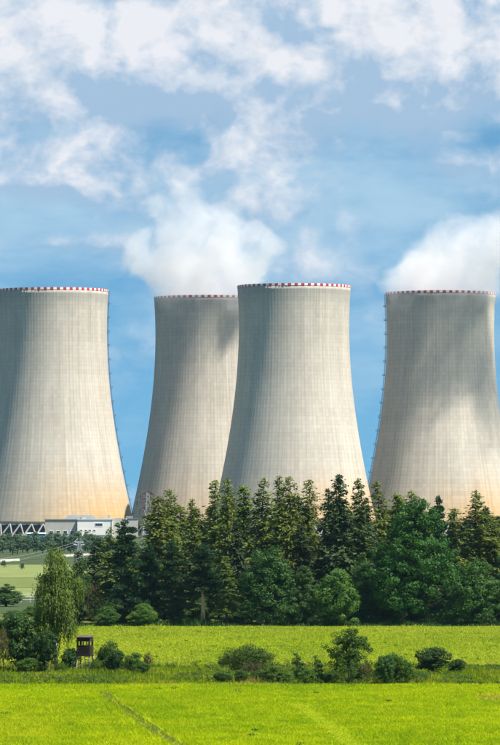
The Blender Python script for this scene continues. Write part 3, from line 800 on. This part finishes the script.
# ---- trees and bushes in the dip at the left and the far row
plant('broad1', 'broadleaf_tree', 6, 584, 1010, 36, 'green round tree at the left edge above the hedge', 'tree')
plant('light0', 'shrub', 32, 606, 905, 22, 'low bush behind the weeping birch', 'shrub')
plant('broad0', 'broadleaf_tree', 14, 610, 880, 30, 'dark bushy tree behind the big dark bush at the left edge', 'tree')
plant('broad0', 'broadleaf_tree', 50, 606, 870, 32, 'dark bushy tree behind the lower half of the weeping birch', 'tree')
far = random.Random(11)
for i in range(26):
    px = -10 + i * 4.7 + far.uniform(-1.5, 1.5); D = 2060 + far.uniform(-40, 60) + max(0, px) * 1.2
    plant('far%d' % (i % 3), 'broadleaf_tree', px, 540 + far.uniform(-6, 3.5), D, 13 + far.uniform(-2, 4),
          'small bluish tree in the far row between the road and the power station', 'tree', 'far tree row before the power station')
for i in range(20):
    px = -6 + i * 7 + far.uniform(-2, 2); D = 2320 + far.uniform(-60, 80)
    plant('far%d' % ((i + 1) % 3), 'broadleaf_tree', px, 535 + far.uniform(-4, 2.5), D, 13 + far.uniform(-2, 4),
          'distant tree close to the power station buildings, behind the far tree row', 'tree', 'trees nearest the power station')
for i, (px, tp, D, wd) in enumerate(((4, 560, 1690, 7), (22, 563, 1640, 6), (13, 591, 1140, 8))):
    plant('far%d' % i, 'shrub', px, tp, D, wd, ('small bush at the top of the pale meadow near the left edge', 'small bush at the top of the pale meadow left of the birch',
          'small bush at the lower end of the olive meadow')[i], 'shrub')

# ------------------------------------------------------------------ power station buildings
def window(parent, x0, x1, z0, z1, y):
    m = MB(); fr = .22
    m.box(x0, x1, y - .12, y + .1, z0, z0 + fr).box(x0, x1, y - .12, y + .1, z1 - fr, z1)
    m.box(x0, x0 + fr, y - .12, y + .1, z0 + fr, z1 - fr).box(x1 - fr, x1, y - .12, y + .1, z0 + fr, z1 - fr)
    f = m.build('window', PAINT_WHITE, parent)
    MB().box(x0 + fr, x1 - fr, y - .05, y + .05, z0 + fr, z1 - fr).build('pane', GLASS, f)
DB = 2700.0; s = DB / F
zb = terr(DB)
bld = empty('office_building', (X(45, DB), DB, zb))
tag(bld, 'low white and grey flat roofed building at the foot of the leftmost tower', 'building')
def bz(py): return Z(py, DB) - zb
def bxx(px): return X(px, DB) - X(45, DB)
MB().box(0, bxx(77.5), 0, 24, -1, bz(520)).build('grey_wing', WALL_GREY, bld)
MB().box(-.4, bxx(77.3), -.4, 24.4, bz(520), bz(519.2)).build('parapet', ROOF_GREY, bld)
MB().box(bxx(77.6), bxx(113), -3, 22, -1, bz(519.6)).build('white_wing', WALL_WHITE, bld)
MB().box(bxx(77.2), bxx(113.3), -3.4, 22.4, bz(519.6), bz(519)).build('parapet', PAINT_WHITE, bld)
MB().box(bxx(113.1), bxx(126), 1, 20, -1, bz(518.2)).build('side_wing', WALL_GREY, bld)
hall = MB()
x0, x1 = bxx(63), bxx(96)
hall.poly([(x0, 6, bz(519)), (x1, 6, bz(519)), (x1, 20, bz(519)), (x0, 20, bz(519)), (x0 + 3, 8, bz(515.3)), (x1 - 3, 8, bz(515.3)), (x1 - 3, 18, bz(515.3)), (x0 + 3, 18, bz(515.3))],
          [(0, 1, 5, 4), (1, 2, 6, 5), (2, 3, 7, 6), (3, 0, 4, 7), (4, 5, 6, 7)])
hall.build('roof', ROOF_GREY, bld)
for i in range(4): window(bld, bxx(49 + i * 7.0), bxx(53.4 + i * 7.0), bz(535), bz(530.6), 0)
window(bld, bxx(95), bxx(103), bz(526.5), bz(523), -3)
for px in (80, 84.5, 88.5, 93): window(bld, bxx(px), bxx(px + 3), bz(531.5), bz(529.4), -3)
for px in (116, 120): window(bld, bxx(px), bxx(px + 3), bz(531), bz(528), 1)
for px, wx, hh in ((81, 2.4, 1.5), (99, 3.2, 1.1), (107, 1.6, 2.2)): MB().box(bxx(px), bxx(px) + wx, 4, 7, bz(519) + .01, bz(519) + hh).build('roof_vent', STEEL, bld)
MB().box(bxx(106), bxx(106) + 3.2, -3.12, -2.9, 0, 3.4).build('door', ROOF_GREY, bld)
MB().tube([(bxx(112), -3.3, 0), (bxx(112), -3.3, bz(519))], .16, 6).build('downpipe', STEEL, bld)
low = empty('annex_building', (X(84, DB - 25), DB - 25, terr(DB - 25)))
tag(low, 'small white annex before the white wing of the low building', 'building')
MB().box(0, 15, 0, 8, -1, 3.6).build('wall', WALL_WHITE, low)
MB().box(-.3, 15.3, -.3, 8.3, 3.6, 3.9).build('roof', ROOF_GREY, low)
for i in range(3): window(low, 2 + i * 4.4, 4.4 + i * 4.4, 1.4, 2.9, 0)
shed = empty('blue_shed', (X(27, 2640), 2640, terr(2640)))
tag(shed, 'bright blue sheet metal shed left of the low white building', 'shed')
MB().box(0, 10, 0, 6, -1, Z(533.6, 2640) - terr(2640)).build('wall', BLUE_SHEET, shed)
MB().prism([(-.4, Z(533.6, 2640) - terr(2640)), (6.4, Z(533.6, 2640) - terr(2640)), (3, Z(532.6, 2640) - terr(2640))], -.3, 10.3).build('roof', PAINT_WHITE, shed)
pump = empty('pump_house', (X(124.5, 2940), 2940, terr(2940)))
tag(pump, 'pale grey block with vents between the leftmost and second towers', 'building')
MB().box(0, 8, 0, 10, -1, Z(519, 2940) - terr(2940)).build('wall', WALL_GREY, pump)
MB().box(1, 5, 1, 6, Z(519, 2940) - terr(2940), Z(516, 2940) - terr(2940)).build('roof_vent', STEEL, pump)
MB().box(-.3, 8.3, -.3, 10.3, Z(519, 2940) - terr(2940) - .01, Z(519, 2940) - terr(2940) + .5).build('roof', ROOF_GREY, pump)

# ------------------------------------------------------------------ pylons and wires
def pylon(px, top, D, label, arm, mats, wb):
    bz_ = terr(D); H = Z(top, D) - bz_
    root = empty('pylon', (X(px, D), D, bz_), .35); tag(root, label, 'pylon')
    m = MB(); W = lambda z: wb * (1 - z / H) ** 1.1 * .5 + .35
    lv = [H * (1 - (1 - i / 10) ** 1.35) for i in range(11)]
    for sx in (-1, 1):
        for sy in (-1, 1): m.tube([(sx * W(z), sy * W(z), z) for z in lv], .13, 4)
    for z0, z1 in zip(lv[:-1], lv[1:]):
        for (ax, ay), (bx_, by) in (((-1, -1), (1, -1)), ((1, -1), (1, 1)), ((1, 1), (-1, 1)), ((-1, 1), (-1, -1))):
            m.tube([(ax * W(z0), ay * W(z0), z0), (bx_ * W(z1), by * W(z1), z1)], .07, 3); m.tube([(bx_ * W(z0), by * W(z0), z0), (ax * W(z1), ay * W(z1), z1)], .07, 3)
    m.build('mast', mats[0], root)
    for f, hw in arm:
        z = H * f; a_ = MB()
        for sx in (-1, 1):
            for sy in (-.35, .35):
                a_.tube([(sx * W(z), sy, z), (sx * hw, sy * .2, z + .15)], .10, 4); a_.tube([(sx * W(z), sy, z + 1.5), (sx * hw, sy * .2, z + .2)], .10, 4)
            for k in range(4):
                xa = sx * (W(z) + (hw - W(z)) * k / 4); xb = sx * (W(z) + (hw - W(z)) * (k + 1) / 4)
                a_.tube([(xa, 0, z + 1.5 * (1 - k / 4)), (xb, 0, z + .1)], .08, 3)
        ar = a_.build('cross_arm', mats[1], root)
        for sx in (-1, 1): MB().tube([(sx * hw, 0, z + .1), (sx * hw, 0, z - 1.6)], [.14, .10], 5).build('insulator', GLASS, ar)
    return root, H, bz_
p1, h1, b1_ = pylon(147.5, 493, 1500, 'lattice pylon with reddish arms rising behind the left larches', ((.97, 2.2), (.90, 3.4), (.80, 2.6)), (STEEL, REDSTEEL), 5.0)
p2, h2, b2_ = pylon(79, 541, 1830, 'small pale lattice mast in front of the far tree row', ((.93, 1.8), (.80, 2.2)), (STEEL, STEEL), 2.6)
def wire(p, q, sag, r, label):
    p, q = Vector(p), Vector(q)
    pts = [p.lerp(q, i / 14) - Vector((0, 0, sag * 4 * (i / 14) * (1 - i / 14))) for i in range(15)]
    tag(MB().tube(pts, r, 4).build('power_line', WIRE), label, 'wire')
wire((X(79, 1830) - 1.8, 1830, b2_ + h2 * .92), (X(-40, 1700), 1700, Z(562, 1700)), 1.5, .06, 'upper thin wire running left from the small pale mast')
wire((X(79, 1830) - 2.2, 1830, b2_ + h2 * .79), (X(-40, 1700), 1700, Z(567, 1700)), 1.5, .06, 'lower thin wire running left from the small pale mast')
wire((X(79, 1830) + 1.8, 1830, b2_ + h2 * .92), (p1.location.x - 2.4, 1500, b1_ + h1 * .79), 3.0, .05, 'thin wire from the small pale mast to the reddish armed pylon')

# pale rail fence in the dip at the left
fen = empty('rail_fence', (X(-6, 1060), 1060, terr(1060))); tag(fen, 'pale rail fence in the dip at the left edge', 'fence')
for i in range(6): MB().box(i * 2.0 - .07, i * 2.0 + .07, -.07, .07, -.2, 1.9).build('post', BARRIER, fen)
for z in (.6, 1.2, 1.75): MB().box(-.3, 10.3, -.13, -.075, z - .08, z + .08).build('rail', BARRIER, fen)

# ------------------------------------------------------------------ hunting stand
DH = 566.0
hs = empty('hunting_stand', (X(85, DH), DH, 0), math.radians(-14)); tag(hs, 'dark wooden hunting stand on pale poles between birch and bushes', 'hunting stand')
zf, zt, hw = 2.05, 4.15, .78
for sx in (-1, 1):
    for sy in (-1, 1):
        MB().tube([(sx * (hw + .12), sy * (hw + .12), -.3), (sx * (hw - .1), sy * (hw - .1), zf)], [.085, .07], 7).build('leg', WOOD_PALE, hs)
MB().tube([(-1.75, -.75, -.2), (-.62, -.68, zf + .1)], .07, 6).build('brace', WOOD_PALE, hs)
MB().tube([(1.75, .6, -.2), (.66, .66, zf + .1)], .07, 6).build('brace', WOOD_PALE, hs)
MB().tube([(-.86, -.86, .5), (.80, -.80, 1.7)], .05, 6).build('brace', WOOD_PALE, hs)
MB().box(-hw - .08, hw + .08, -hw - .08, hw + .08, zf - .12, zf).build('floor', WOOD_DARK, hs)
def stand_wall(rz, door=False):
    wl = empty('wall', (0, 0, 0), rz); wl.parent = hs
    nb = 6
    def boards(z0, z1, xa=-hw, xb=hw, n=nb):
        for i in range(n):
            za = z0 + (z1 - z0) * i / n; MB().box(xa, xb, -hw - .045 + .012 * (i % 2), -hw + .0, za + .01, z0 + (z1 - z0) * (i + 1) / n - .01).build('board', WOOD_DARK, wl)
    boards(zf, zf + 1.15, n=6); boards(zf + 1.62, zt, n=2)
    for xa, xb in ((-hw, -hw + .16), (hw - .16, hw), (-.07, .07)): MB().box(xa, xb, -hw - .03, -hw, zf + 1.15, zf + 1.62).build('mullion', WOOD_DARK, wl)
for k in range(4): stand_wall(k * math.pi / 2)
MB().prism([(-1.0, zt - .02), (1.0, zt + .18), (1.0, zt + .24), (-1.0, zt + .04)], -.9, .9).build('roof', WOOD_ROOF, hs)
lad = MB()
lad.tube([(-.28, 1.5, -.2), (-.28, .85, zf)], .045, 5); lad.tube([(.28, 1.5, -.2), (.28, .85, zf)], .045, 5)
lo = lad.build('ladder', WOOD_PALE, hs)
for i in range(6):
    f = (i + .7) / 6.4; MB().tube([(-.33, 1.45 - .6 * f, zf * f), (.33, 1.45 - .6 * f, zf * f)], .03, 5).build('rung', WOOD_PALE, lo)

# ------------------------------------------------------------------ grass
G = np.random.default_rng(77)
def value_noise(x, y, sc, seed):
    r = np.random.default_rng(seed); T = r.random((64, 64))
    u, v = x / sc, y / sc; i = np.floor(u).astype(int); j = np.floor(v).astype(int); fu, fv = u - i, v - j
    fu = fu * fu * (3 - 2 * fu); fv = fv * fv * (3 - 2 * fv)
    g = lambda a, b: T[a % 64, b % 64]
    return (g(i, j) * (1 - fu) + g(i + 1, j) * fu) * (1 - fv) + (g(i, j + 1) * (1 - fu) + g(i + 1, j + 1) * fu) * fv
def tufts(name, x, y, h, wdt, mat, tone, lean=.35):
    n = len(x); a = G.uniform(0, 2 * np.pi, n)
    ux, uy = np.cos(a) * wdt * .5, np.sin(a) * wdt * .5
    lx, ly = G.normal(size=n) * lean * h, G.normal(size=n) * lean * h
    z = np.interp(y, TD, TZ)
    V = np.empty((n, 3, 3)); V[:, 0] = np.stack([x - ux, y - uy, z], 1); V[:, 1] = np.stack([x + ux, y + uy, z], 1)
    V[:, 2] = np.stack([x + lx, y + ly, z + h], 1)
    Q = np.arange(n * 3).reshape(-1, 3)
    return link(name, mesh_np(name, V.reshape(-1, 3), Q, mat, tone=np.repeat(tone, 3)))
def scatter(y0, y1, n, m=25):
    y = G.uniform(y0, y1, n); x = G.uniform(-1, 1, n) * (.0525 * y1 + m)
    k = np.abs(x) < .0525 * y + m; return x[k], y[k]
def seg_dist(x, y, pts):
    d = np.full(len(x), 1e9)
    for (ax, ay), (bx_, by) in zip(pts[:-1], pts[1:]):
        vx, vy = bx_ - ax, by - ay; t = np.clip(((x - ax) * vx + (y - ay) * vy) / (vx * vx + vy * vy), 0, 1)
        d = np.minimum(d, np.hypot(x - ax - t * vx, y - ay - t * vy))
    return d
PALE = path([(296, 704), (318, 719), (340, 735), (362, 752)])
RUT2 = path([(300, 700), (340, 697), (400, 695), (470, 700)])
x, y = scatter(335, 523, 700000)
d1, d2, d3 = seg_dist(x, y, RUT), seg_dist(x, y, PALE), seg_dist(x, y, RUT2)
keep = ~((d1 < .5 + .7 * value_noise(x, y, 3, 9)) & (G.random(len(x)) < .9))
inpatch = (y > 474) & (y < 494) & (x > X(466, 508)) & (value_noise(x, y, 3, 8) > .3)
keep &= ~(inpatch & (G.random(len(x)) < .75))
x, y, d1, d2, d3 = x[keep], y[keep], d1[keep], d2[keep], d3[keep]
vn = value_noise(x, y * .6, 7, 1); vn2 = value_noise(x, y, 1.6, 2); vn3 = value_noise(x, y * .3, 25, 5)
dark = value_noise(x, y * .5, 1.1, 51) * value_noise(x, y * .4, 5, 52) > .66
h = (.12 + .18 * vn * vn2 + .08 * vn3 + .25 * dark) * G.uniform(.6, 1.35, len(x))
tone = np.clip((vn2 - .55) * .8 + (vn3 - .4) * .6 + G.normal(size=len(x)) * .1, 0, .6)
h *= 1 + .9 * np.clip(1.9 - d1, 0, 1)
lay = np.clip(1.4 - d2, 0, 1); tone = np.clip(tone + lay * .22, 0, 1); h *= 1 - .55 * lay
low_ = np.clip(1.0 - d3 / 1.2, 0, 1); h *= 1 - .5 * low_
tag(tufts('near_field_grass', x, y, h, .085 * G.uniform(.6, 1.4, len(x)), GRASS_NEAR, tone, .75), 'bright yellow-green grass of the near field', 'grass', kind='stuff')
x, y = scatter(588, 824, 380000)
vn = value_noise(x, y * .5, 9, 3); vn2 = value_noise(x, y, 2.2, 4); vn3 = value_noise(x, y * .3, 30, 6)
h = (.14 + .28 * vn * vn2) * G.uniform(.6, 1.35, len(x))
weed = value_noise(x, y, 4, 12) * value_noise(x, y, 1.3, 13) > .62; h[weed] *= 1.9
tone = np.clip((vn2 - .5) * .7 + (vn3 - .45) * .8 + G.normal(size=len(x)) * .1, 0, .7); tone[weed] = 0
tag(tufts('far_field_grass', x, y, h, .18 * G.uniform(.6, 1.4, len(x)), GRASS_FAR, tone, .75), 'paler green grass of the field before the wood', 'grass', kind='stuff')
x, y = scatter(519, 594, 150000)
vn = value_noise(x, y, 5, 21); vn2 = value_noise(x, y, 1.7, 22); edge = np.clip((y - 519) / 6, .3, 1) * np.clip((596 - y) / 10, .35, 1)
h = (.2 + .85 * vn ** 2 * vn2 + .12 * vn) * G.uniform(.5, 1.3, len(x)) * edge
tone = np.clip((value_noise(x, y, 6, 23) - .52) * 2.2 + G.normal(size=len(x)) * .12, 0, 1)
tag(tufts('tall_bank_grass', x, y, h, .15 * G.uniform(.6, 1.5, len(x)), GRASS_BANK, tone, .22), 'tall rough grass and dry stalks along the hedge', 'grass', kind='stuff')
bw = Leaves(G)
bx0, by0 = scatter(520, 588, 2600, 10)
for q in range(len(bx0)):
    v_ = float(value_noise(bx0[q:q + 1], by0[q:q + 1], 9, 41)[0])
    pxq = 250 + bx0[q] * F / by0[q]; v_ += .18 * math.exp(-((pxq - 340) / 75) ** 2)
    if v_ < .45: continue
    rr = .22 + 1.0 * (v_ - .4) * G.random()
    n = int(26 * (1 + rr)); P, dd = blob_pts(G, n, (bx0[q], by0[q], rr * .6 + .2), rr, .9)
    P[:, 2] = np.maximum(P[:, 2], .06)
    bw.bulk(P, np.cross(dd, G.normal(size=dd.shape)), .17 * G.uniform(.6, 1.3, n), .10 * G.uniform(.6, 1.3, n), dd + np.array((0, 0, .4)))
wdo = link('bank_weeds', bw.mesh('bank_weeds', SHRUB)); tag(wdo, 'leafy weeds and nettles growing in the hedge strip', 'weeds', kind='stuff')
fw = Leaves(G)
for y0_, y1_, cnt in ((345, 520, 40), (598, 815, 110)):
    wx_, wy_ = scatter(y0_, y1_, cnt, 15)
    for q in range(len(wx_)):
        rr = G.uniform(.08, .24) * (1.5 if G.random() < .12 else 1); n = int(30 + 60 * rr)
        P, dd = blob_pts(G, n, (wx_[q], wy_[q], .14 + rr * .5), rr, .7)
        P[:, 0] += (P[:, 0] - wx_[q]) * 1.2; P[:, 2] = np.maximum(P[:, 2], .08)
        fw.bulk(P, np.cross(dd, G.normal(size=dd.shape)), .15 * G.uniform(.6, 1.3, n), .09 * G.uniform(.6, 1.3, n), dd + np.array((0, 0, .3)))
tag(link('field_weeds', fw.mesh('field_weeds', SHRUB)), 'dark green weeds dotted over both fields', 'weeds', kind='stuff')
# undergrowth along the foot of the wood
x, y = scatter(819, 834, 26000)
h = (.4 + 1.5 * value_noise(x, y, 3, 31) * value_noise(x, y, 9, 32)) * G.uniform(.5, 1.2, len(x))
tag(tufts('woodland_edge_undergrowth', x, y, h, .35 * G.uniform(.6, 1.5, len(x)), DARKSHRUB, np.zeros(len(x)), .3), 'dark undergrowth along the foot of the wood', 'undergrowth', kind='stuff')

# ------------------------------------------------------------------ the air
hz = MB().box(-4200, 4200, -500, 10200, -1.2, 330)
hm, ht = newmat('haze_air')
pv = ht.n('ShaderNodeVolumePrincipled'); ht.put(pv.inputs['Color'], (.36, .68, 1.0)); pv.inputs['Density'].default_value = 1.4e-5
pv.inputs['Anisotropy'].default_value = 0.0
ho = ht.n('ShaderNodeOutputMaterial'); ht.t.links.new(pv.outputs[0], ho.inputs['Volume'])
tag(hz.build('haze', hm), 'thin blue summer haze over the land', 'haze', kind='stuff')
